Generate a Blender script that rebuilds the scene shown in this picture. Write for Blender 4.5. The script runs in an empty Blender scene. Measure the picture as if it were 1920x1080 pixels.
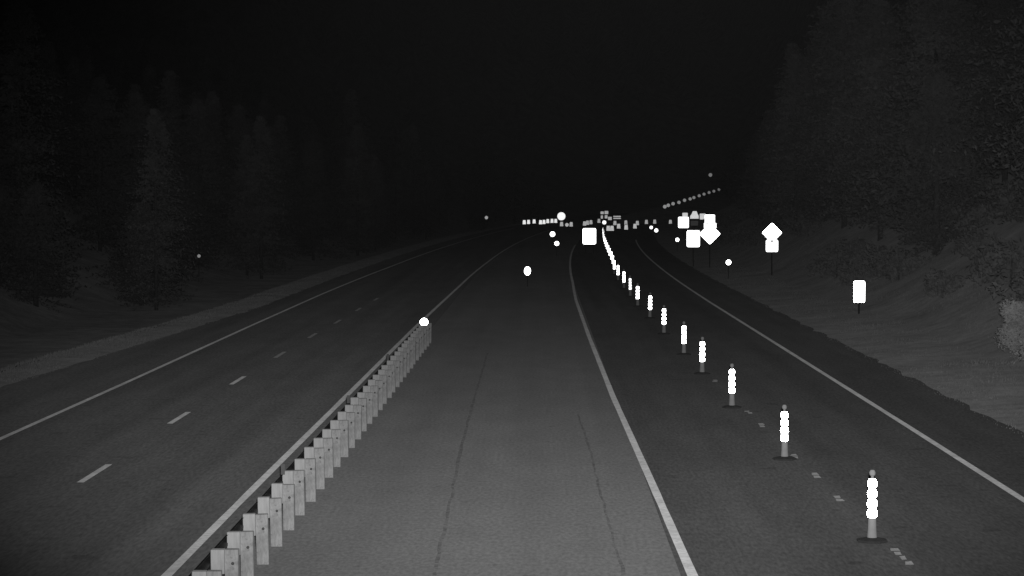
import bpy, bmesh, math, random
from mathutils import Vector, Matrix, Euler, noise
random.seed(7)
R = math.radians
scene = bpy.context.scene
C = scene.collection

# ---------------------------------------------------------------- camera
CAM_H = 6.05
F = 4287.0                                   # focal length in pixels of a 1920 wide frame
cam_d = bpy.data.cameras.new("camera")
cam_d.sensor_width = 36.0
cam_d.lens = F / 1920 * 36.0
cam_d.clip_start = 0.1
cam_d.clip_end = 6000
cam = bpy.data.objects.new("camera", cam_d)
C.objects.link(cam)
cam.location = (0, 0, CAM_H)
cam.rotation_euler = Euler((R(90 - 2.364), 0, R(0.722)), 'XYZ')
scene.camera = cam
CM = cam.rotation_euler.to_matrix()

# ---------------------------------------------------------------- night sky
world = bpy.data.worlds.new("World")
scene.world = world
world.use_nodes = True
wt = world.node_tree
wt.nodes.clear()
sky = wt.nodes.new("ShaderNodeTexSky")
sky.sky_type = 'NISHITA'
sky.sun_disc = False
sky.sun_elevation = R(3)
sky.sun_rotation = R(150)
bw = wt.nodes.new("ShaderNodeRGBToBW")        # the infrared camera records no colour
bg = wt.nodes.new("ShaderNodeBackground")
bg.inputs["Strength"].default_value = 0.0002
wo = wt.nodes.new("ShaderNodeOutputWorld")
wt.links.new(sky.outputs[0], bw.inputs[0])
wt.links.new(bw.outputs[0], bg.inputs["Color"])
wt.links.new(bg.outputs[0], wo.inputs["Surface"])

# ---------------------------------------------------------------- weak sun added as ambient fill, and the infrared lamp on the camera's mast
fill_sun_d = bpy.data.lights.new("fill_sun", 'SUN')
fill_sun_d.energy = 0.004
fill_sun_d.angle = R(5)
fill_sun = bpy.data.objects.new("fill_sun", fill_sun_d)
fill_sun.rotation_euler = (R(50), 0, R(150))
C.objects.link(fill_sun)

ir_d = bpy.data.lights.new("infrared_lamp", 'SPOT')
ir_d.energy = 60000
ir_d.shadow_soft_size = 0.12
ir_d.spot_size = R(39)
ir_d.spot_blend = 1.0
ir = bpy.data.objects.new("infrared_lamp", ir_d)
ir.location = (0.12, 0.15, CAM_H + 0.28)
ir.rotation_euler = Euler((R(90 - 2.8), 0, R(-0.8)), 'XYZ')
ir.scale = (1.05, .60, 1)
C.objects.link(ir)

scene.view_settings.view_transform = 'Standard'
scene.view_settings.look = 'None'
scene.view_settings.exposure = 0.0
scene.view_settings.gamma = 1.0
scene.view_settings.use_curve_mapping = False
scene.cycles.use_denoising = True
scene.cycles.max_bounces = 4
scene.cycles.diffuse_bounces = 2
scene.cycles.glossy_bounces = 2
scene.cycles.volume_bounces = 0
scene.cycles.sample_clamp_indirect = 0.5

# ---------------------------------------------------------------- helpers
def ray(px, py):
    return CM @ Vector(((px - 960) / F, (540 - py) / F, -1.0))
def at_plane(px, py, z):
    """point of the world at height z that the picture shows at px, py"""
    d = ray(px, py)
    t = (z - CAM_H) / d.z
    return Vector((d.x * t, d.y * t, z))
def at_depth(px, py, D):
    d = ray(px, py)
    t = D / d.y
    return Vector((d.x * t, D, CAM_H + d.z * t))

def bend(D):
    return 1.15e-4 * max(0.0, D - 140.0) ** 2 if D < 520 else 1.15e-4 * 380 ** 2 + (D - 520) * 0.0874

def smooth(a, b, x):
    t = min(1, max(0, (x - a) / (b - a)))
    return t * t * (3 - 2 * t)

def left_edge(D):
    pts = [(0, -17.8), (60, -17.4), (86, -16.3), (122, -15.0), (200, -14.7), (2000, -14.7)]
    for (a, u), (b, v) in zip(pts, pts[1:]):
        if D <= b:
            return u + (v - u) * (D - a) / (b - a)
    return -14.7
RIGHT_EDGE = 12.2

RA, RB = Vector((26.1, 480.0)), Vector((49.9, 640.0))
def ramp_z(t):
    return 3.2 + (7.1 - 3.2) * t

def ground_h(x, D):
    u = x - bend(D)
    h = -0.03
    n = noise.noise(Vector((x * 0.11, D * 0.05, 0.3)))
    n2 = noise.noise(Vector((x * 0.6, D * 0.35, 4.0)))
    if u > RIGHT_EDGE - 0.3:
        s = u - (RIGHT_EDGE - 0.3)
        h += 0.08 * min(s, 4) + 0.52 * max(0, s - 4.5) * (1 + 0.3 * n) * (1 - smooth(330, 430, D) * (1 - smooth(8, 20, s)))
        h += smooth(0.4, 2.5, s) * (0.05 * n2 + 0.15 * n)
        if s > 60: h -= 0.35 * (s - 60)
    le = left_edge(D)
    if u < le + 0.3:
        s = le + 0.3 - u
        h += smooth(0, 1.5, s) * (0.06 + 0.05 * n2) - 1.9 * smooth(2.0, 6, s) + 0.33 * max(0, s - 15) * (1 + 0.4 * n)
        if s > 70: h -= 0.22 * (s - 70)
    if 430 < D < 760 and x > 10:                   # bench for the ramp that climbs the hillside
        p = Vector((x, D))
        t = max(0, min(1, (p - RA).dot(RB - RA) / (RB - RA).length_squared))
        q = RA + (RB - RA) * t
        w = 1 - smooth(3.5, 16, (p - q).length)
        h = h * (1 - w) + (ramp_z(t) - 0.75) * w
    if D > 700:
        h += 0.16 * (D - 700) * smooth(700, 1000, D) * (1 + 0.3 * n)
    return h

# ---------------------------------------------------------------- materials (the camera is infrared: every colour is a grey)
MATS = {}
def material(name, grey, retro=0.0, retro_rough=0.5, rough=None, spec=0.0, scales=((3, .15),), stretch=(1, 1, 1), patch=None, streak=0):
    """Diffuse with procedural mottling. retro adds the part of the lamp's light that a surface
    (glass beads, prismatic sheeting, coarse stone) sends back to where it came from: a lobe round the incoming direction."""
    m = bpy.data.materials.new(name)
    m.use_nodes = True
    nt = m.node_tree
    nt.nodes.clear()
    N, L = nt.nodes.new, nt.links.new
    out = N("ShaderNodeOutputMaterial")
    tc = N("ShaderNodeTexCoord")
    mp = N("ShaderNodeMapping")
    mp.inputs["Scale"].default_value = stretch
    L(tc.outputs["Object"], mp.inputs[0])
    val = None
    for i, (s, amp) in enumerate(scales):
        nz = N("ShaderNodeTexNoise")
        nz.inputs["Scale"].default_value = s
        nz.inputs["Detail"].default_value = 5
        nz.inputs["Roughness"].default_value = 0.6
        L(mp.outputs[0], nz.inputs["Vector"])
        mr = N("ShaderNodeMapRange")
        mr.inputs["From Min"].default_value = 0.3
        mr.inputs["From Max"].default_value = 0.7
        mr.inputs["To Min"].default_value = 1 - amp
        mr.inputs["To Max"].default_value = 1 + amp
        L(nz.outputs[0], mr.inputs[0])
        if val is None:
            val = mr.outputs[0]
        else:
            mu = N("ShaderNodeMath"); mu.operation = 'MULTIPLY'
            L(val, mu.inputs[0]); L(mr.outputs[0], mu.inputs[1])
            val = mu.outputs[0]
    if streak:                                        # wheel tracks and oil streaks along the lanes
        m2 = N("ShaderNodeMapping"); m2.inputs["Scale"].default_value = (1, .012, 1)
        L(tc.outputs["Object"], m2.inputs[0])
        nz = N("ShaderNodeTexNoise"); nz.inputs["Scale"].default_value = .9; nz.inputs["Detail"].default_value = 4
        L(m2.outputs[0], nz.inputs["Vector"])
        mr = N("ShaderNodeMapRange")
        mr.inputs["From Min"].default_value = .32; mr.inputs["From Max"].default_value = .68
        mr.inputs["To Min"].default_value = 1 - streak; mr.inputs["To Max"].default_value = 1 + streak
        L(nz.outputs[0], mr.inputs[0])
        mu = N("ShaderNodeMath"); mu.operation = 'MULTIPLY'
        L(val, mu.inputs[0]); L(mr.outputs[0], mu.inputs[1]); val = mu.outputs[0]
    if patch:                                         # worn or stained spots
        nz = N("ShaderNodeTexNoise"); nz.inputs["Scale"].default_value = patch[0]; nz.inputs["Detail"].default_value = 8
        L(tc.outputs["Object"], nz.inputs["Vector"])
        mr = N("ShaderNodeMapRange")
        mr.inputs["From Min"].default_value = patch[1]; mr.inputs["From Max"].default_value = patch[1] + .06
        mr.inputs["To Min"].default_value = 1; mr.inputs["To Max"].default_value = patch[2]
        L(nz.outputs[0], mr.inputs[0])
        mu = N("ShaderNodeMath"); mu.operation = 'MULTIPLY'
        L(val, mu.inputs[0]); L(mr.outputs[0], mu.inputs[1]); val = mu.outputs[0]
    def scaled(g):
        mu = N("ShaderNodeMath"); mu.operation = 'MULTIPLY'; mu.inputs[1].default_value = g
        L(val, mu.inputs[0])
        return mu.outputs[0]
    df = N("ShaderNodeBsdfDiffuse")
    L(scaled(grey), df.inputs["Color"])
    sh = df.outputs[0]
    if spec:
        gl = N("ShaderNodeBsdfGlossy"); gl.inputs["Roughness"].default_value = rough or .4
        gl.inputs["Color"].default_value = (spec, spec, spec, 1)
        ad = N("ShaderNodeAddShader"); L(sh, ad.inputs[0]); L(gl.outputs[0], ad.inputs[1]); sh = ad.outputs[0]
    if retro:
        geo = N("ShaderNodeNewGeometry")
        gl = N("ShaderNodeBsdfGlossy"); gl.distribution = 'GGX'
        gl.inputs["Roughness"].default_value = retro_rough
        L(geo.outputs["Incoming"], gl.inputs["Normal"])
        L(scaled(retro), gl.inputs["Color"])
        ad = N("ShaderNodeAddShader"); L(sh, ad.inputs[0]); L(gl.outputs[0], ad.inputs[1]); sh = ad.outputs[0]
    L(sh, out.inputs["Surface"])
    m.cycles.use_bump_map_correction = False
    MATS[name] = m
    return m

concrete = material("worn_concrete", .20, retro=.034, scales=((.09, .10), (.9, .06), (14, .22)), stretch=(1, .35, 1), patch=(2.2, .66, .82), streak=.07)
asphalt = material("old_asphalt", .068, retro=.0205, scales=((.12, .14), (1.1, .10), (16, .28)), stretch=(1, .2, 1), patch=(1.3, .64, .8), streak=.13)
asphalt_l = material("greyer_asphalt", .10, retro=.029, scales=((.16, .13), (1.2, .09), (15, .26)), stretch=(1, .18, 1), patch=(1.1, .64, .82), streak=.13)
soil = material("grassy_ground", .22, retro=.052, scales=((.25, .22), (1.4, .18), (9, .15)))
grassm = material("dry_grass", .15, retro=.03, scales=((.4, .25), (3, .2)))
paint = material("white_road_paint", .5, retro=.125, scales=((.5, .12), (1.6, .15), (9, .2)), patch=(7, .6, .78))
faint = material("worn_road_paint", .35, retro=.07, scales=((3, .25), (20, .2)), patch=(9, .56, .5))
tar = material("tar_joint_sealant", .15, retro=.028, scales=((2, .25), (8, .3)))
wood = material("weathered_timber", .30, retro=.03, scales=((2.6, .24), (14, .14)), stretch=(3, 3, 1.2), patch=(9, .6, .75))
wood2 = material("paler_timber", .36, retro=.035, scales=((2.6, .16), (14, .10)), stretch=(3, 3, .6))
post_wood = material("dull_tab_metal", .15, scales=((2, .2),))
steel = material("weathered_steel", .035, spec=.15, rough=.45, scales=((2, .25), (11, .2)))
galv = material("galvanised_steel", .16, spec=.3, rough=.45, scales=((3, .15),))
post_steel = material("dull_post_steel", .05, scales=((3, .15),))
dark = material("bolt_steel", .11, scales=((3, .2),))
rubber = material("black_rubber", .04, retro=.008, scales=((5, .2),))
plastic = material("cone_plastic", .32, retro=.03, scales=((6, .1),))
sheet = material("retroreflective_sheeting", .55, retro=.92, retro_rough=.21, scales=((3, .03),))
sheet_dull = material("engineer_grade_sheeting", .4, retro=.55, retro_rough=.235, scales=((3, .12),))
sheet_dim = material("dimmer_sheeting", .3, retro=.32, retro_rough=.25, scales=((5, .2),))  # weaker reflective lobe than the other sheeting
bead = material("reflector_lens", .5, retro=.9, retro_rough=.2, scales=((3, .02),))
bead_dim = material("dimmer_reflector_lens", .3, retro=.42, retro_rough=.23, scales=((3, .1),))  # less reflective than the bright lens
bead_faint = material("faintest_reflector_lens", .2, retro=.06, retro_rough=.24, scales=((3, .1),))  # least reflective of the lenses
bark = material("pine_bark", .08, retro=.008, scales=((6, .4),))
needles = material("pine_needles", .105, retro=.010, scales=((.5, .3), (3, .15)))
needles2 = material("pale_pine_needles", .13, retro=.014, scales=((.5, .35), (3, .3)))
brush = material("bank_brush", .15, retro=.02, scales=((.7, .3), (5, .25)))
leaf = material("shrub_leaves", .30, retro=.045, scales=((1.0, .25), (5, .25)))
signback = material("bare_aluminium", .45, scales=((2, .1),))

# ---------------------------------------------------------------- object helpers
def link(name, me, mat=None, parent=None, loc=None):
    o = bpy.data.objects.new(name, me)
    if mat and me and not me.materials:
        me.materials.append(mat)
    C.objects.link(o)
    if parent: o.parent = parent
    if loc is not None: o.location = loc
    return o
def tag(o, label=None, cat=None, group=None, kind=None):
    if label: o["label"] = label
    if cat: o["category"] = cat
    if group: o["group"] = group
    if kind: o["kind"] = kind
    return o
def thing(name, label, cat, loc=(0, 0, 0), rz=0, group=None):
    o = bpy.data.objects.new(name, None)
    o.empty_display_size = .3
    C.objects.link(o)
    o.location = loc
    o.rotation_euler = (0, 0, rz)
    return tag(o, label, cat, group)
def kids(o):
    return [c for c in ALLKIDS.get(o.name, [])]
ALLKIDS = {}
def copy_tree(root, loc, rz, label, group):
    def cp(o, parent):
        c = o.copy(); C.objects.link(c)
        if parent: c.parent = parent
        for ch in list(o.children): cp(ch, c)
        return c
    r = cp(root, None)
    r.location = loc; r.rotation_euler = (0, 0, rz)
    r["label"] = label
    if group: r["group"] = group
    return r
def mesh(name, bm, smooth_=False):
    me = bpy.data.meshes.new(name)
    bm.normal_update()
    bm.to_mesh(me); bm.free()
    if smooth_:
        for p in me.polygons: p.use_smooth = True
    return me
def box(bm, c, s, rot=None):
    M = Matrix.Translation(Vector(c)) @ (rot or Matrix.Identity(4)) @ Matrix.Diagonal((*s, 1))
    return bmesh.ops.create_cube(bm, size=1, matrix=M)["verts"]
def box_mesh(name, c, s, bevel=0.0):
    bm = bmesh.new(); box(bm, c, s)
    if bevel: bmesh.ops.bevel(bm, geom=list(bm.edges), offset=bevel, segments=2, affect='EDGES')
    return mesh(name, bm)
def lathe(bm, prof, seg=16, c=(0, 0, 0), axis='z'):
    rings = []
    for r, z in prof:
        ring = []
        for k in range(seg):
            a = 2 * math.pi * k / seg
            if axis == 'z': v = (c[0] + r * math.cos(a), c[1] + r * math.sin(a), c[2] + z)
            else: v = (c[0] + r * math.cos(a), c[1] + z, c[2] + r * math.sin(a))
            ring.append(bm.verts.new(v))
        rings.append(ring)
    for a, b in zip(rings, rings[1:]):
        for k in range(seg):
            bm.faces.new((a[k], a[(k + 1) % seg], b[(k + 1) % seg], b[k]))
    bm.faces.new(rings[0][::-1]); bm.faces.new(rings[-1])
ORD = "nearest,second,third,fourth,fifth,sixth,seventh,eighth,ninth,tenth,eleventh,twelfth,thirteenth,fourteenth,fifteenth,sixteenth,seventeenth,eighteenth,nineteenth,twentieth,twenty-first,twenty-second,twenty-third,twenty-fourth,twenty-fifth,twenty-sixth,twenty-seventh,twenty-eighth".split(",")
ORD1 = ["first"] + ORD[1:]

# ================================================================ SETTING
# ---- ground: one sheet
xs = [-700, -450, -300, -220] + [-160 + 6 * i for i in range(20)]
xs += [-40 + 1.0 * i for i in range(100)] + [60 + 5 * i for i in range(20)] + [170, 230, 320, 480, 700]
ds = [-80, -20, 10] + [25 + 3 * i for i in range(60)] + [205 + 8 * i for i in range(45)] + [570 + 20 * i for i in range(22)] + [1060, 1200, 1500, 2000]
V, Fc = [], []
for D in ds:
    for x in xs:
        V.append((x + bend(min(D, 520)), D, ground_h(x + bend(min(D, 520)), D)))
nx = len(xs)
for j in range(len(ds) - 1):
    for i in range(nx - 1):
        a = j * nx + i
        Fc.append((a, a + 1, a + nx + 1, a + nx))
me = bpy.data.meshes.new("ground"); me.from_pydata(V, [], Fc); me.update()
for p in me.polygons: p.use_smooth = True
tag(link("ground", me, soil), kind="structure")

# ---- road sheets that follow the bend
def dlist(d0, d1, step=3.0):
    n = max(1, int((d1 - d0) / step))
    return [d0 + (d1 - d0) * i / n for i in range(n + 1)]
def sheet_strip(name, ul, ur, d0, d1, z, mat, step=3.0, kind="structure", rag=0):
    """ul, ur: number or function of D, offsets from the road's axis"""
    f = lambda u, D: u(D) if callable(u) else u
    V, Q = [], []
    for D in dlist(d0, d1, step):
        for k, u in enumerate((ul, ur)):
            V.append((f(u, D) + bend(D) , D, z))
    for i in range(len(V) // 2 - 1):
        a = 2 * i
        Q.append((a, a + 1, a + 3, a + 2))
    me = bpy.data.meshes.new(name); me.from_pydata(V, [], Q); me.update()
    return tag(link(name, me, mat), kind=kind)
ragl = lambda D: left_edge(D) - .25 * noise.noise(Vector((0, D * .5, 3))) - .12 * noise.noise(Vector((0, D * 2.1, 3)))
ragr = lambda D: RIGHT_EDGE + .3 * noise.noise(Vector((0, D * .4, 9))) + .13 * noise.noise(Vector((0, D * 2.3, 9)))
sheet_strip("left_road", ragl, -4.9, 10, 700, 0.0, asphalt_l, 1.0)
sheet_strip("middle_road", -4.9, 2.22, 10, 700, 0.0, concrete)
sheet_strip("right_road", 2.22, ragr, 10, 700, 0.0, asphalt, 1.0)

# ---- painted lines
def line_from_pixels(name, pts, w, mat, extend=None):
    P = [at_plane(px, py, 0) for px, py in pts]
    us = [(p.y, p.x - bend(p.y)) for p in P]
    def u(D):
        if D <= us[0][0]:
            return us[0][1]
        for (a, ua), (b, ub) in zip(us, us[1:]):
            if D <= b: return ua + (ub - ua) * (D - a) / (b - a)
        return us[-1][1]
    wob = lambda D: .012 * noise.noise(Vector((1, D * .9, w)))
    d1 = extend or us[-1][0]
    return sheet_strip(name, lambda D: u(D) - w / 2 + wob(D), lambda D: u(D) + w / 2 - wob(D), 14, d1, 0.004, mat, 2.0)
line_from_pixels("left_edge_line", [(0, 823), (235, 718), (470, 611), (600, 553), (735, 499), (850, 458)], .16, paint, 400)
line_from_pixels("left_carriageway_inner_line", [(312, 1080), (470, 921), (640, 752), (780, 612), (860, 538), (915, 491)], .165, paint, 380)
line_from_pixels("centre_edge_line", [(1299, 1080), (1222, 905), (1150, 745), (1104, 630), (1080, 563), (1074, 530)], .165, paint, 270)
line_from_pixels("right_edge_line", [(1920, 938), (1700, 798), (1480, 660), (1330, 566), (1232, 497)], .17, paint, 300)
for k, (px, py) in enumerate([(178, 887), (336, 783), (446, 713), (525, 665), (586, 629), (633, 603), (672, 580), (705, 561)]):
    p = at_plane(px, py, .004)
    w = .075
    me = bpy.data.meshes.new("lane_dash")
    me.from_pydata([(-w, -1.6, 0), (w, -1.6, 0), (w, 1.6, 0), (-w, 1.6, 0)], [], [(0, 1, 2, 3)])
    tag(link("lane_dash", me, paint if k < 3 else faint, loc=p), kind="structure")
for px, py in [(1682, 1034), (1699, 1052), (1574, 935), (1530, 892), (1491, 856), (1428, 798), (1403, 773), (1340, 714)]:
    p = at_plane(px, py, .004)
    bm = bmesh.new()
    y0 = -.38
    while y0 < .34:
        y1 = y0 + random.uniform(.32, .5); q = random.uniform(-.03, .03)
        bm.faces.new([bm.verts.new(v) for v in ((-.07 + q + random.uniform(-.03, .03), y0, 0), (.07 + q + random.uniform(-.03, .03), y0 + .03, 0), (.07 + q, y1, 0), (-.07 + q + random.uniform(0, .05), y1 - .04, 0))])
        y0 = y1 + random.uniform(.0, .12)
    tag(link("worn_lane_mark", mesh("worn_lane_mark", bm), faint, loc=p), kind="structure")

# ---- dark joints in the middle lane, irregular in width
def joint(pts, w, name="tar_joint"):
    P = [at_plane(px, py, .004) for px, py in pts]
    V, Q = [], []
    n = 0
    for a, b in zip(P, P[1:]):
        m = max(2, int((b - a).length / .35))
        for i in range(m):
            p = a.lerp(b, i / m)
            d = (b - a).normalized(); s = Vector((-d.y, d.x, 0))
            off = .035 * noise.noise(p * .8) + .02 * noise.noise(p * 3.1)
            ww = w * (.55 + .7 * abs(noise.noise(p * 1.1 + Vector((9, 0, 0)))) + .5 * abs(noise.noise(p * .23)))
            V += [p + s * (off - ww / 2), p + s * (off + ww / 2)]
    for i in range(len(V) // 2 - 1):
        a = 2 * i; Q.append((a, a + 1, a + 3, a + 2))
    me = bpy.data.meshes.new(name); me.from_pydata([tuple(v) for v in V], [], Q); me.update()
    tag(link(name, me, tar), kind="structure")
joint([(815, 1079), (830, 1005), (845, 935), (858, 870), (870, 820), (884, 765), (894, 730), (906, 690), (914, 660)], .085)
joint([(1170, 1079), (1148, 1005), (1135, 955), (1122, 910), (1108, 850), (1096, 812), (1083, 775)], .06)
joint([(1020, 819), (1060, 817), (1118, 818)], .05)
joint([(1118, 908), (1150, 909), (1185, 908)], .05)

# ================================================================ GUARDRAIL beside the left carriageway
def w_beam(bm, path, side=-1, h=.312, zc=.62, depth=.08):
    prof = [(-.156, 0), (-.14, .03), (-.10, depth), (-.055, depth), (-.02, .01), (.02, .01), (.055, depth), (.10, depth), (.14, .03), (.156, 0)]
    rings = []
    for p, n in path:
        rings.append([bm.verts.new((p.x + n.x * side * d, p.y + n.y * side * d, p.z + zc + z)) for z, d in prof])
    for a, b in zip(rings, rings[1:]):
        for i in range(len(prof) - 1):
            bm.faces.new((a[i], a[i + 1], b[i + 1], b[i]))
Y0, NP, SP = 27.6, 35, 1.905
gx = -4.53                                     # centre of the posts
gr = thing("guardrail", "long dark steel guardrail on wooden posts along the inner shoulder of the left carriageway", "guardrail", (gx, Y0, 0))
post_bm = bmesh.new(); box(post_bm, (0, 0, .30), (.2, .15, 1.06)); bmesh.ops.bevel(post_bm, geom=list(post_bm.edges), offset=.008, segments=1, affect='EDGES')
pm = mesh("guardrail_post", post_bm); pm.materials.append(wood)
bb = bmesh.new(); box(bb, (-.205, 0, .655), (.2, .15, .36)); bmesh.ops.bevel(bb, geom=list(bb.edges), offset=.008, segments=1, affect='EDGES')
bmm = mesh("guardrail_blockout", bb); bmm.materials.append(wood2)
bo = bmesh.new(); lathe(bo, [(.024, 0), (.024, -.012), (.012, -.02)], 8, (0.02, -.076, .62), 'y')
bom = mesh("guardrail_bolt", bo); bom.materials.append(dark)
for i in range(NP):
    o = link("post", pm, parent=gr, loc=(random.uniform(-.012, .012), i * SP, random.uniform(-.015, .015)))
    o.rotation_euler = (R(random.uniform(-1.3, 1.3)), R(random.uniform(-1.4, 1.4)), R(random.uniform(-5, 5)))
    link("blockout", bmm, parent=o, loc=(0, 0, random.uniform(-.01, .02)))
    link("bolt", bom, parent=o, loc=(0, 0, random.uniform(-.03, .03)))
bm = bmesh.new()
w_beam(bm, [(Vector((-.308, -1 + .95 * i, 0)), Vector((1, 0, 0))) for i in range(int((NP * SP + 1.5) / .95) + 1)])
rl = link("rail", mesh("rail", bm), steel, gr)
sd = rl.modifiers.new("thick", 'SOLIDIFY'); sd.thickness = .004
# reflector tabs that stand on the rail and the bright round reflector at its end
for D in (42.6, 57.2, 72):
    y = D - Y0
    bm = bmesh.new(); box(bm, (0, 0, .09), (.075, .01, .20))
    t = link("reflector_tab", mesh("reflector_tab", bm), post_wood, gr, (-.30, y, .80))
endp = at_plane(795, 604, .86)
bm = bmesh.new(); lathe(bm, [(.15, .02), (.16, .01), (.16, -.005), (.14, -.014)], 20, (0, 0, 0), 'y')  # radius takes in the glare round the reflector
e = link("end_reflector", mesh("end_reflector", bm), bead, gr, endp - Vector((gx, Y0, 0)))
bm = bmesh.new(); box(bm, (0, .03, -.40), (.06, .03, .85))
link("reflector_stake", mesh("reflector_stake", bm), galv, gr, endp - Vector((gx, Y0, 0)))

# ================================================================ SLIM CONES
def make_cone():
    t = thing("slim_traffic_cone", "nearest slim banded cone, low on the right with its dark base visible", "traffic cone", group="slim banded cones along the right lane")
    bm = bmesh.new(); lathe(bm, [(.27, 0), (.28, .015), (.27, .04), (.15, .065), (.10, .075)], 8)
    link("base", mesh("cone_base", bm), rubber, t)
    bm = bmesh.new(); lathe(bm, [(.085, .07), (.075, .2), (.062, .6), (.05, 1.08), (.036, 1.11)], 16)
    link("cone_body", mesh("cone_body", bm, False), plastic, t)
    for k in range(4):
        z = .415 + .172 * k
        r = .083 - k * .003
        bm = bmesh.new(); lathe(bm, [(r * .72, z), (r * .93, z + .025), (r * 1.06, z + .06), (r * 1.06, z + .10), (r * .93, z + .135), (r * .72, z + .16)], 16)
        link("reflective_band", mesh("reflective_band", bm), sheet, t)
    bm = bmesh.new(); lathe(bm, [(.03, 1.10), (.022, 1.14), (.05, 1.17), (.055, 1.21), (.035, 1.25), (.012, 1.255)], 12)
    link("handle", mesh("cone_handle", bm), plastic, t)
    return t
cone0 = make_cone()
spots = [(1635.5, 935), (1471.5, 800), (1372.5, 715), (1316.5, 659.6), (1282.5, 627.8), (1245, 594), (1218.5, 568), (1195.7, 548.8), (1182, 532.7), (1170, 519.5), (1159, 506.6), (1152, 496.5)]
chain = [(430, 1130.5), (446, 1132.4), (460, 1137.5), (473, 1143.5), (484, 1149), (497, 1152)]
D = 183.0
while D < 335:
    y = 363 + F * (CAM_H - .75) / D
    for (ya, xa), (yb, xb) in zip(chain, chain[1:]):
        if ya <= y <= yb:
            spots.append((xa + (xb - xa) * (y - ya) / (yb - ya), y))
    D += 12.2
for i, (px, py) in enumerate(spots):
    p = at_plane(px, py, .75); p.z = 0
    rz = random.uniform(0, 1)
    if i == 0:
        cone0.location = p; cone0.rotation_euler = (0, 0, .39)
        continue
    c = copy_tree(cone0, p, rz, "%s slim banded cone from the camera in the line curving along the right lane" % ORD[i], "slim banded cones along the right lane")
    if i == 8:                                   # the dim one, with less reflective bands
        c["label"] = "dim slim cone between brighter ones, ninth from the camera"
        for ch in c.children:
            if ch.name.startswith("reflective_band"):
                me = ch.data.copy(); me.materials.clear(); me.materials.append(sheet_dim); ch.data = me
    c.rotation_euler = (R(random.uniform(-1.2, 1.2)), R(random.uniform(-1.2, 1.2)), rz)

# ================================================================ DRUMS far away
def make_drum():
    t = thing("traffic_drum", "x", "traffic drum")
    bm = bmesh.new(); lathe(bm, [(.36, 0), (.37, .02), (.35, .06), (.30, .07)], 12)
    link("base", mesh("drum_base", bm), rubber, t)
    bm = bmesh.new(); lathe(bm, [(.29, .07), (.28, .3), (.27, .32), (.26, .55), (.245, .57), (.235, .8), (.22, .82), (.21, .98), (.17, 1.01)], 14)
    link("barrel", mesh("drum_barrel", bm), plastic, t)
    for k in range(4):
        z = .13 + .21 * k; r = .31 - k * .02
        bm = bmesh.new(); lathe(bm, [(r * (.8 if k == 0 else 1), z), (r, z + .05), (r - .006, z + .16), (r * (.7 if k == 3 else .97), z + .19)], 14)
        link("reflective_band", mesh("drum_band", bm), sheet, t)
    bm = bmesh.new(); box(bm, (-.06, 0, 1.05), (.02, .03, .08)); box(bm, (.06, 0, 1.05), (.02, .03, .08)); box(bm, (0, 0, 1.10), (.14, .03, .03))
    link("handle", mesh("drum_handle", bm), plastic, t)
    return t
drum0 = None
def dim(o):
    for ch in o.children:
        if ch.name.startswith("reflective_band"):
            key = ch.data.name.split("_dim")[0]
            if key + "_dim" not in bpy.data.meshes:
                me = ch.data.copy(); me.name = key + "_dim"; me.materials.clear(); me.materials.append(sheet_dull)
            ch.data = bpy.data.meshes[key + "_dim"]
def drum(px, py, label, group, zc=.5, scale=1.0):
    global drum0
    p = at_plane(px, py, zc); p.z = 0
    if drum0 is None:
        drum0 = make_drum(); drum0.location = p; drum0["label"] = label; drum0["group"] = group
        return drum0
    return copy_tree(drum0, p, random.uniform(0, 1), label, group)
for i, (px, py) in enumerate([(983, 417), (991, 416.5), (1001.5, 415.5), (1013.5, 417), (1020, 416.5), (1027, 415), (1035, 414.5), (1042, 414.5)]):
    drum(px, py, "%s drum from the left in the far row closing the left carriageway" % ORD1[i], "drums closing the left carriageway far away")
for i, (px, py) in enumerate([(1140.5, 428.5), (1147.5, 428.5), (1153, 418.5), (1160, 424.5), (1174, 426.5), (1173.5, 417.5), (1190.5, 424.5), (1195, 418.5), (1212, 416.5), (1227.5, 416), (1257, 416.5)]):
    dull = drum(px, py, "%s drum from the left in the loose far row right of the cone line" % ORD1[i], "drums beyond the end of the cone line"); dim(dull)
for i, (px, py) in enumerate([(1096, 419.5), (1101.5, 418), (1108, 417)]):
    dd = drum(px, py, ["left", "middle", "right"][i] + " one of three dim drums just above the bright square sign", "drums above the bright square sign"); dim(dd)
for i, (px, py) in enumerate([(1053, 420.5), (1071, 421), (1123, 414.5)]):
    dd = drum(px, py, ["dim drum just below the far round bright sign", "dim drum right of the small reflector beyond the gore", "dim drum left of the small bright reflector above the cone line"][i], None); dim(dd)

# ================================================================ DELINEATORS and small round reflectors
def delineator(px, py, D, r, label, mat=bead, tall=1.0, cat="delineator", group="delineator posts beside the road"):
    p = at_depth(px, py, D)
    g = max(ground_h(p.x, D), -.03)
    u = p.x - bend(D)
    if left_edge(D) < u < RIGHT_EDGE: g = 0.0
    t = thing("delineator_post", label, cat, (p.x, D, g), group=group)
    h = p.z - g
    bm = bmesh.new()
    box(bm, (0, .03, (h - .3) / 2 + .0), (.045, .02, h + r * .6 + .3))
    box(bm, (0, .055, (h - .3) / 2), (.012, .03, h + .3))
    link("post", mesh("delineator_stake", bm), post_steel, t)
    bm = bmesh.new(); lathe(bm, [(r * .97, .018), (r, .01), (r, -.006), (r * .85, -.012)], 18, (0, 0, 0), 'y')  # disc built oversized, its glare included in the shape
    if tall != 1.0: bmesh.ops.scale(bm, vec=(1, 1, tall), verts=bm.verts)
    link("reflector", mesh("reflector", bm), mat, t, (0, 0, h))
    return t
DL = "delineator posts beside the road"
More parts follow.
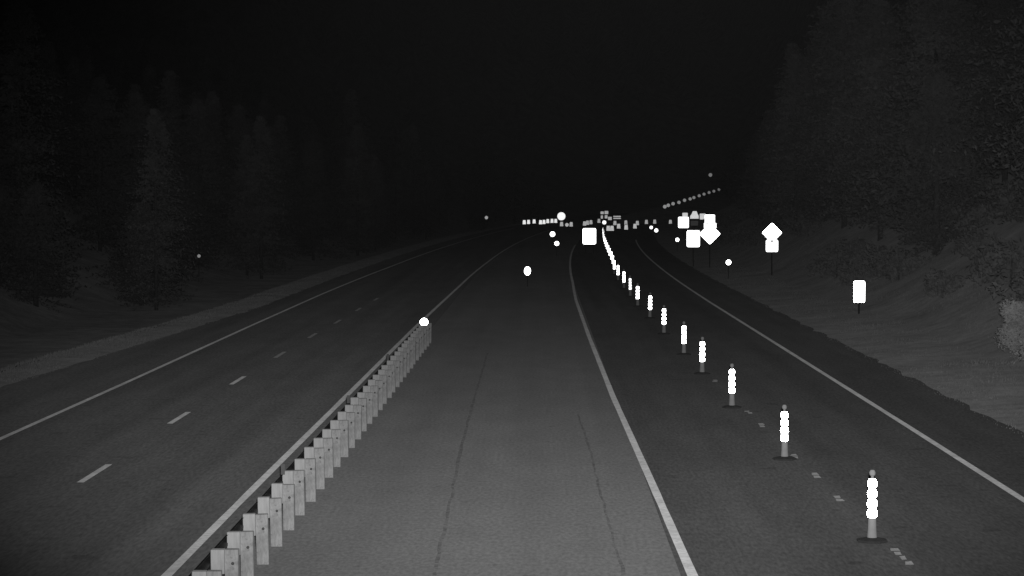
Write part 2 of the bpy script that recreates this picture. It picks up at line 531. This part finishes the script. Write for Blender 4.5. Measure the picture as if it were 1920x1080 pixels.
delineator(989, 508, 149, .21, "bright oval reflector on a post alone in the middle of the road", tall=1.35)
delineator(1366, 492, 161, .18, "nearest bright round delineator right of the road, below the diamond sign")
delineator(1270, 449.5, 239, .20, "small round delineator low left of the sign cluster on the right")
delineator(1230.5, 432, 300, .25, "right and lower one of two far round delineators left of the sign cluster")
delineator(1221, 426.5, 330, .24, "left and upper one of two far round delineators left of the sign cluster", mat=bead)
delineator(1036, 439, 273, .32, "upper left one of two bright round delineators left of the square sign")
delineator(1044, 456.5, 221, .22, "lower right one of two bright round delineators left of the square sign")
delineator(1063, 421.5, 380, .30, "small far reflector just right of and below the round bright sign", bead_dim)
delineator(1133, 417, 390, .34, "small bright reflector at the top end of the cone line")
delineator(912, 408, 440, .32, "lone faint reflector far off left of the drum row", bead_dim)
delineator(373, 480, 178, .13, "lone faint reflector on the dark slope far left", bead_faint)
delineator(1332, 328, 620, .5, "faint reflector high on the hill above the ramp guardrail", bead_dim)

# ================================================================ SIGNS
def rounded(w, h, r, n=4):
    pts = []
    for cx, cy, a0 in ((w/2-r, h/2-r, 0), (-w/2+r, h/2-r, 90), (-w/2+r, -h/2+r, 180), (w/2-r, -h/2+r, 270)):
        for k in range(n + 1):
            a = R(a0 + 90 * k / n); pts.append((cx + r * math.cos(a), cy + r * math.sin(a)))
    return pts
def plate(name, pts, parent, z, mat, y=0.0, th=.004, rot=0):
    bm = bmesh.new()
    c, s = math.cos(R(rot)), math.sin(R(rot))
    q = [(x * c - w * s, x * s + w * c) for x, w in pts]
    fr = [bm.verts.new((x, y - th / 2, w)) for x, w in q]
    bk = [bm.verts.new((x, y + th / 2, w)) for x, w in q]
    bm.faces.new(fr); bm.faces.new(bk[::-1])
    for i in range(len(q)):
        j = (i + 1) % len(q); bm.faces.new((fr[i], bk[i], bk[j], fr[j]))
    bmesh.ops.recalc_face_normals(bm, faces=bm.faces)
    return link(name, mesh(name, bm), mat, parent, (0, 0, z))
def sign(name, label, panels, D, posts=(0,), mat=sheet, cat="road sign", group=None, yaw=0, back=True):
    """panels: (part name, px, py, width px, height px, diamond?)"""
    p0 = at_depth(panels[0][1], panels[0][2], D)
    g = ground_h(p0.x, D)
    if left_edge(D) < p0.x - bend(D) < RIGHT_EDGE: g = 0
    t = thing(name, label, cat, (p0.x, D, g), yaw, group)
    top = 0
    for k, (pn, px, py, w, h, dia) in enumerate(panels):
        p = at_depth(px, py, D)
        W, H = w * D / F, h * D / F
        z = p.z - g
        m = mat if not isinstance(mat, (list, tuple)) else mat[k]
        if dia:
            s = W / math.sqrt(2)
            pts = rounded(s, s, s * .08); rot = 45
        else:
            pts = rounded(W, H, min(W, H) * (.49 if name == "round_sign" else .12), 8 if name == "round_sign" else 4); rot = 0
        o = plate(pn, pts, t, z, m, y=-.006, th=.003, rot=rot)
        o.location.x = p.x - p0.x
        b = plate("backing_plate", pts, o, 0, signback, y=.0, th=.005, rot=rot)
        top = max(top, z + H / 2 * .8)
    for x in posts:
        bm = bmesh.new(); box(bm, (x, .05, (top - .4) / 2), (.08, .08, top + .4))
        link("post", mesh("sign_post", bm), post_steel, t)
    return t
sign("square_sign", "bright square sign standing in the road left of the far end of the cone line", [("sign_panel", 1105, 443, 25, 30, False)], 230, posts=(-.4, .4))
sign("diamond_sign", "bright diamond warning sign low in the cluster on the right, beside a rectangular sign", [("sign_panel", 1331, 438.5, 40, 40, True)], 184)
sign("rectangular_sign", "upright rectangular sign lowest in the cluster, touching the diamond sign's left", [("sign_panel", 1300, 447.5, 24, 31, False)], 190)
sign("rectangular_sign", "tall rectangular sign directly above the diamond sign in the cluster", [("sign_panel", 1331, 411, 19, 17, False), ("lower_panel", 1331.5, 423, 23, 10, False)], 262, posts=(-.4, .4))
sign("square_sign", "bright square sign at the left end of the sign cluster", [("sign_panel", 1281.5, 417, 20, 21, False)], 300)
sign("diamond_sign", "bright diamond sign above a square plaque, standing apart right of the cluster", [("sign_panel", 1447.5, 436.5, 38, 38, True), ("plaque", 1447.5, 461, 22, 22, False)], 160)
sign("small_sign", "dim small plate peeking over the square sign at the cluster's left end", [("sign_panel", 1284.5, 402.5, 10, 7, False)], 345, mat=sheet_dull)
sign("small_sign", "dim small plate between the tall rectangular sign and the shield shaped sign", [("sign_panel", 1317.5, 406, 11, 11, False)], 350, mat=sheet_dull)
# a shield shaped route sign with its dark plate below
sp = at_depth(1302, 404, 335)
k = 335 / F
t = thing("shield_sign", "dim shield shaped sign with a dark plate under it, in the top of the cluster", "road sign", (sp.x, 335, ground_h(sp.x, 335)))
z = sp.z - t.location.z
plate("sign_panel", [(x * k, y * k) for x, y in ((-8, -6), (-8, -1), (-5, 3), (-3, 8), (4, 8), (6, 3), (8, -1), (8, -6))], t, z, sheet_dull, y=-.006)
plate("lower_panel", rounded(14 * k, 9 * k, .1), t, z - 14.5 * k, galv, y=-.006)
bm = bmesh.new(); box(bm, (0, .05, z / 2), (.1, .08, z + .6)); link("post", mesh("sign_post", bm), post_steel, t)
sign("round_sign", "bright round sign far away above the right end of the drum row", [("sign_panel", 1052.5, 405.5, 15, 15, False)], 430)
# object marker at the right edge of the shoulder
sign("object_marker", "bright upright marker panel alone on the grass right of the road", [("marker_panel", 1611, 547, 21, 40, False)], 110)
# small signs above the far end of the cone line
for px, py, w, h, lab in [(1129, 399, 6, 5, "left"), (1137, 398.5, 7, 6, "right")]:
    sign("small_sign", "%s one of the two topmost dim plates above the far end of the cone line" % lab, [("sign_panel", px, py, w, h, False)], 455, mat=sheet_dull, group="dim plates above the far end of the cone line")
for px, py, w, h, lab in [(1128.5, 407, 4, 6, "leftmost"), (1136.5, 406.5, 5, 6, "middle"), (1143.5, 409.5, 7, 6, "rightmost and lowest")]:
    sign("small_sign", "%s of three dim plates in the second row above the cone line's end" % lab, [("sign_panel", px, py, w, h, False)], 448, mat=sheet_dull, group="dim plates above the far end of the cone line")
# a barricade with wide boards
bp = at_depth(1157, 407, 440)
kk = 440 / F
t = thing("barricade", "dim wide board barricade right of the small plates above the cone line's end", "barricade", (bp.x, 440, 0))
zb = bp.z
for i, dz in enumerate((-.25, .12)):
    plate("board", rounded(14 * kk, .22, .03), t, zb + dz, sheet_dull, y=-.03, th=.02)
for s in (-1, 1):
    bm = bmesh.new(); box(bm, (s * 5 * kk, .02, (zb + .3) / 2), (.06, .05, zb + .3)); box(bm, (s * 5 * kk, 0, .03), (.06, 1.2, .05))
    link("leg", mesh("barricade_leg", bm), galv, t)

# ================================================================ GUARDRAIL up the hillside ramp
dots = [(1246.5, 387.5), (1253, 385), (1262, 382), (1273, 379.5), (1283.5, 375.5), (1294, 373), (1301, 370.5), (1311, 367), (1320, 364), (1329.5, 361), (1338.5, 358.5), (1348, 355.5)]
t = thing("guardrail", "guardrail climbing the ramp on the dark hillside, a row of faint reflectors on it", "guardrail", (RA.x, RA.y, 0))
pts = []
for i, (px, py) in enumerate(dots):
    D = 480 + 160 * i / 11
    p = at_depth(px, py, D); pts.append(p)
    bm = bmesh.new(); lathe(bm, [(.38, .02), (.39, 0), (.35, -.03)], 14, (0, 0, 0), 'y')  # enlarged beyond a real reflector to span its glow
    link("reflector", mesh("rail_reflector", bm), bead_dim, t, p - Vector((RA.x, RA.y, 0)))
    bm = bmesh.new(); box(bm, (0, .1, -.7), (.15, .15, 1.7))
    link("post", mesh("rail_post", bm), wood, t, p - Vector((RA.x, RA.y, 0)))
bm = bmesh.new()
w_beam(bm, [(p - Vector((RA.x, RA.y, 0)), Vector((1, 0, 0))) for p in pts], side=-1, zc=-.45)
r_ = link("rail", mesh("ramp_rail", bm), steel, t)
sd = r_.modifiers.new("thick", 'SOLIDIFY'); sd.thickness = .02

# ================================================================ VEGETATION
def pine_mesh(seed, h, rbase, n_br, clump=18, q=.27):
    rnd = random.Random(seed)
    V, Fa = [], []
    for i in range(n_br):
        f = rnd.random() ** .85
        z = h * (.05 + .95 * f)
        a = rnd.uniform(0, 6.283)
        lump = noise.noise(Vector((math.cos(a) * 1.3, math.sin(a) * 1.3, z * .42 + seed)))
        reach = rbase * (min(1, f / .22) * .35 + .65) * (max(0, 1 - f ** 1.7)) ** .8 * (1 + 1.1 * lump) * rnd.uniform(.6, 1.05) + .2
        if noise.noise(Vector((math.cos(a) * 2, z * .8, math.sin(a) * 2 + seed))) > .28: continue
        droop = rnd.uniform(-.28, .10)
        for k in range(clump):
            s = (k + rnd.random()) / clump
            s = .2 + .8 * s
            x, y = reach * s * math.cos(a), reach * s * math.sin(a)
            zz = z + reach * s * droop + rnd.uniform(-.12, .12)
            x += rnd.gauss(0, .16); y += rnd.gauss(0, .16)
            d = Vector((rnd.gauss(0, 1), rnd.gauss(0, 1), rnd.gauss(0, .7))).normalized()
            e = d.cross(Vector((rnd.gauss(0, 1), rnd.gauss(0, 1), rnd.gauss(0, 1)))).normalized()
            L = q * rnd.uniform(.5, 1.15); w = L * rnd.uniform(.28, .5)
            c = Vector((x, y, zz)); b = len(V)
            V += [tuple(c - d * L * .5), tuple(c + e * w * .5), tuple(c + d * L * .6), tuple(c - e * w * .5 + Vector((0, 0, .03)))]
            Fa.append((b, b + 1, b + 2, b + 3))
    me = bpy.data.meshes.new("pine_crown"); me.from_pydata(V, [], Fa); me.update()
    return me
def trunk_mesh(h, r, seed):
    rnd = random.Random(seed)
    bm = bmesh.new()
    lathe(bm, [(r * 1.25, -.8), (r, .3), (r * .8, h * .35), (r * .45, h * .7), (r * .1, h * .98)], 8)
    for k in range(9):
        z = h * (.15 + .08 * k); a = rnd.uniform(0, 6.28); L = (1 - z / h) * 2.2 + .3
        M = Matrix.Translation((math.cos(a) * L / 2, math.sin(a) * L / 2, z)) @ Euler((0, R(88), a)).to_matrix().to_4x4()
        bmesh.ops.create_cone(bm, segments=5, radius1=.05, radius2=.02, depth=L, matrix=M, cap_ends=True)
    return mesh("pine_trunk", bm)
kinds = []
for i, (h, rb, nb, mt) in enumerate([(14, 4.2, 950, needles), (18, 4.6, 1200, needles2), (11, 3.9, 800, needles), (16, 3.7, 950, needles2), (8, 3.4, 650, needles)]):
    cm = pine_mesh(40 + i, h, rb, nb); cm.materials.append(mt)
    tm = trunk_mesh(h, .17, 9 + i); tm.materials.append(bark)
    kinds.append((cm, tm, h))
def pine(x, D, kind, s, label, group=None):
    cm, tm, h = kinds[kind]
    t = thing("pine_tree", label, "tree", (x, D, ground_h(x, D) - .1), random.uniform(0, 6.28), group)
    t.scale = (s, s, s * random.uniform(.92, 1.1))
    link("trunk", tm, parent=t); link("crown", cm, parent=t)
    return t
# trees that the picture lets one tell apart
pine(24.4, 104, 1, 1.05, "tall pine at the right edge of the picture above the small bush")
pine(28.5, 124, 3, 1.0, "slender pine on the right slope just behind the bright marker panel")
rnd = random.Random(5)
placed = []
def scatter(n, side):
    k = 0; tries = 0
    while k < n and tries < 9000:
        tries += 1
        D = 85 + (620 - 85) * rnd.random() ** 1.35
        half = D * .235
        if side < 0 and D < 140: continue
        if side > 0: off = 21 + rnd.random() ** 1.3 * (30 + D * .14)
        else: off = -(26 + rnd.random() ** 1.2 * (26 + D * .20))
        x = off + bend(D)
        if abs(x + D * .0126) > half + 6: continue
        # keep the lines of sight to signs and the ramp open
        if side > 0 and D < 480 and (x / D) < .108: continue
        if side > 0 and D >= 430 and x < 46: continue
        if any((x - a) ** 2 + (D - b) ** 2 < 10 + D * .02 for a, b in placed): continue
        placed.append((x, D)); k += 1
        if side > 0: pine(x, D, rnd.randrange(5), rnd.uniform(.75, 1.15), "dark pine among the dense trees on the right hillside", "pines on the right hillside")
        else: pine(x, D, rnd.randrange(5), rnd.uniform(.75, 1.15), "dark pine among the dense trees on the left hillside", "pines on the left hillside")
scatter(125, 1)
for k in range(16):                              # smaller pines where the forest thins out towards the valley
    D = 215 + 17 * k + rnd.uniform(-6, 6)
    x = D * rnd.uniform(.092, .118)
    if x - bend(D) > 17: pine(x, D, (4, 2)[k % 2], rnd.uniform(.6, 1.15), "dark pine among the dense trees on the right hillside", "pines on the right hillside")
scatter(145, -1)
def bush(x, D, h, w, label, seed, mat, name="pine_sapling", cat="small tree", n=900, q=.17, group=None):
    rnd = random.Random(seed)
    V, Fa = [], []
    lobes = [(rnd.uniform(-.5, .5) * w * .8, rnd.uniform(-.4, .4) * w * .5, rnd.uniform(.15, .8) * h, rnd.uniform(.22, .4) * w) for _ in range(13)] + [(0, 0, h * .8, w * .2)]
    for i in range(n):
        cx, cy, cz, r = lobes[rnd.randrange(len(lobes))]
        r *= (1 - .35 * cz / h)
        d = Vector((rnd.gauss(0, 1), rnd.gauss(0, 1), rnd.gauss(0, 1))).normalized() * r * rnd.uniform(.6, 1.05)
        c = Vector((cx, cy, cz)) + d
        if c.z < .05: continue
        e1 = Vector((rnd.gauss(0, 1), rnd.gauss(0, 1), rnd.gauss(0, 1))).normalized()
        e2 = e1.cross(d).normalized()
        L = q * rnd.uniform(.6, 1.3); b = len(V)
        V += [tuple(c - e1 * L), tuple(c + e2 * L * .45), tuple(c + e1 * L), tuple(c - e2 * L * .45)]
        Fa.append((b, b + 1, b + 2, b + 3))
    t = thing(name, label, cat, (x, D, ground_h(x, D)), group=group)
    me = bpy.data.meshes.new("crown"); me.from_pydata(V, [], Fa); me.update()
    link("crown", me, mat, t)
    bm = bmesh.new(); lathe(bm, [(.05, -.2), (.04, h * .4), (.01, h * .85)], 6)
    link("trunk", mesh("sapling_trunk", bm), bark, t)
rb = random.Random(21)
for i in range(46):                              # low brush on the bank
    D = rb.uniform(80, 330); u = rb.uniform(17.5, 22 + D * .03)
    w = rb.uniform(1.6, 3.2)
    bush(u + bend(D), D, rb.uniform(.8, 1.9), w, "low rounded bush on the bank right of the road", 100 + i, brush, "bush", "bush", n=700, q=.13, group="bushes on the right bank")
b = at_depth(1912, 690, 78)
bush(b.x, 78, 2.35, 1.75, "small bushy young tree at the right edge of the picture", 3, leaf, n=6500, q=.06)

# ---- grass on the verges
V, Fa = [], []
rnd = random.Random(11)
def blade(x, D, h):
    z = ground_h(x, D)
    a = rnd.uniform(-.9, .9); w = .02 + h * .09
    lx, ly = rnd.gauss(0, h * .35), rnd.gauss(0, h * .35)
    b = len(V)
    V.extend([(x - w * math.cos(a), D - w * math.sin(a), z - .03), (x + w * math.cos(a), D + w * math.sin(a), z - .03), (x + lx, D + ly, z + h)])
    Fa.append((b, b + 1, b + 2))
for i in range(90000):
    D = 42 + 330 * rnd.random() ** 2
    if i % 2: u = RIGHT_EDGE - .28 + rnd.random() * 9
    else: u = left_edge(D) + .15 - rnd.random() ** 1.2 * 3.2
    x = u + bend(D)
    cl = noise.noise(Vector((x * .5, D * .3, 7)))
    if cl < -.25 and rnd.random() < .7: continue
    blade(x, D, rnd.uniform(.03, .10) * (1 + cl) * (.6 + .4 * min(1, abs(u - (RIGHT_EDGE if u > 0 else left_edge(D))) / 1.2)))
me = bpy.data.meshes.new("verge_grass"); me.from_pydata(V, [], Fa); me.update()
tag(link("verge_grass", me, grassm), "dry short grass growing on the verges beside both road shoulders", "grass", kind="stuff")

# ================================================================ night air
hz = bpy.data.materials.new("night_haze")
hz.use_nodes = True
nt = hz.node_tree; nt.nodes.clear()
o_ = nt.nodes.new("ShaderNodeOutputMaterial"); pv = nt.nodes.new("ShaderNodeVolumePrincipled")
pv.inputs["Color"].default_value = (.9, .9, .9, 1)
pv.inputs["Density"].default_value = 0.000018
nt.links.new(pv.outputs[0], o_.inputs["Volume"])
bm = bmesh.new(); box(bm, (0, 960, 100), (1460, 2100, 212))
tag(link("haze", mesh("haze", bm), hz), kind="stuff")
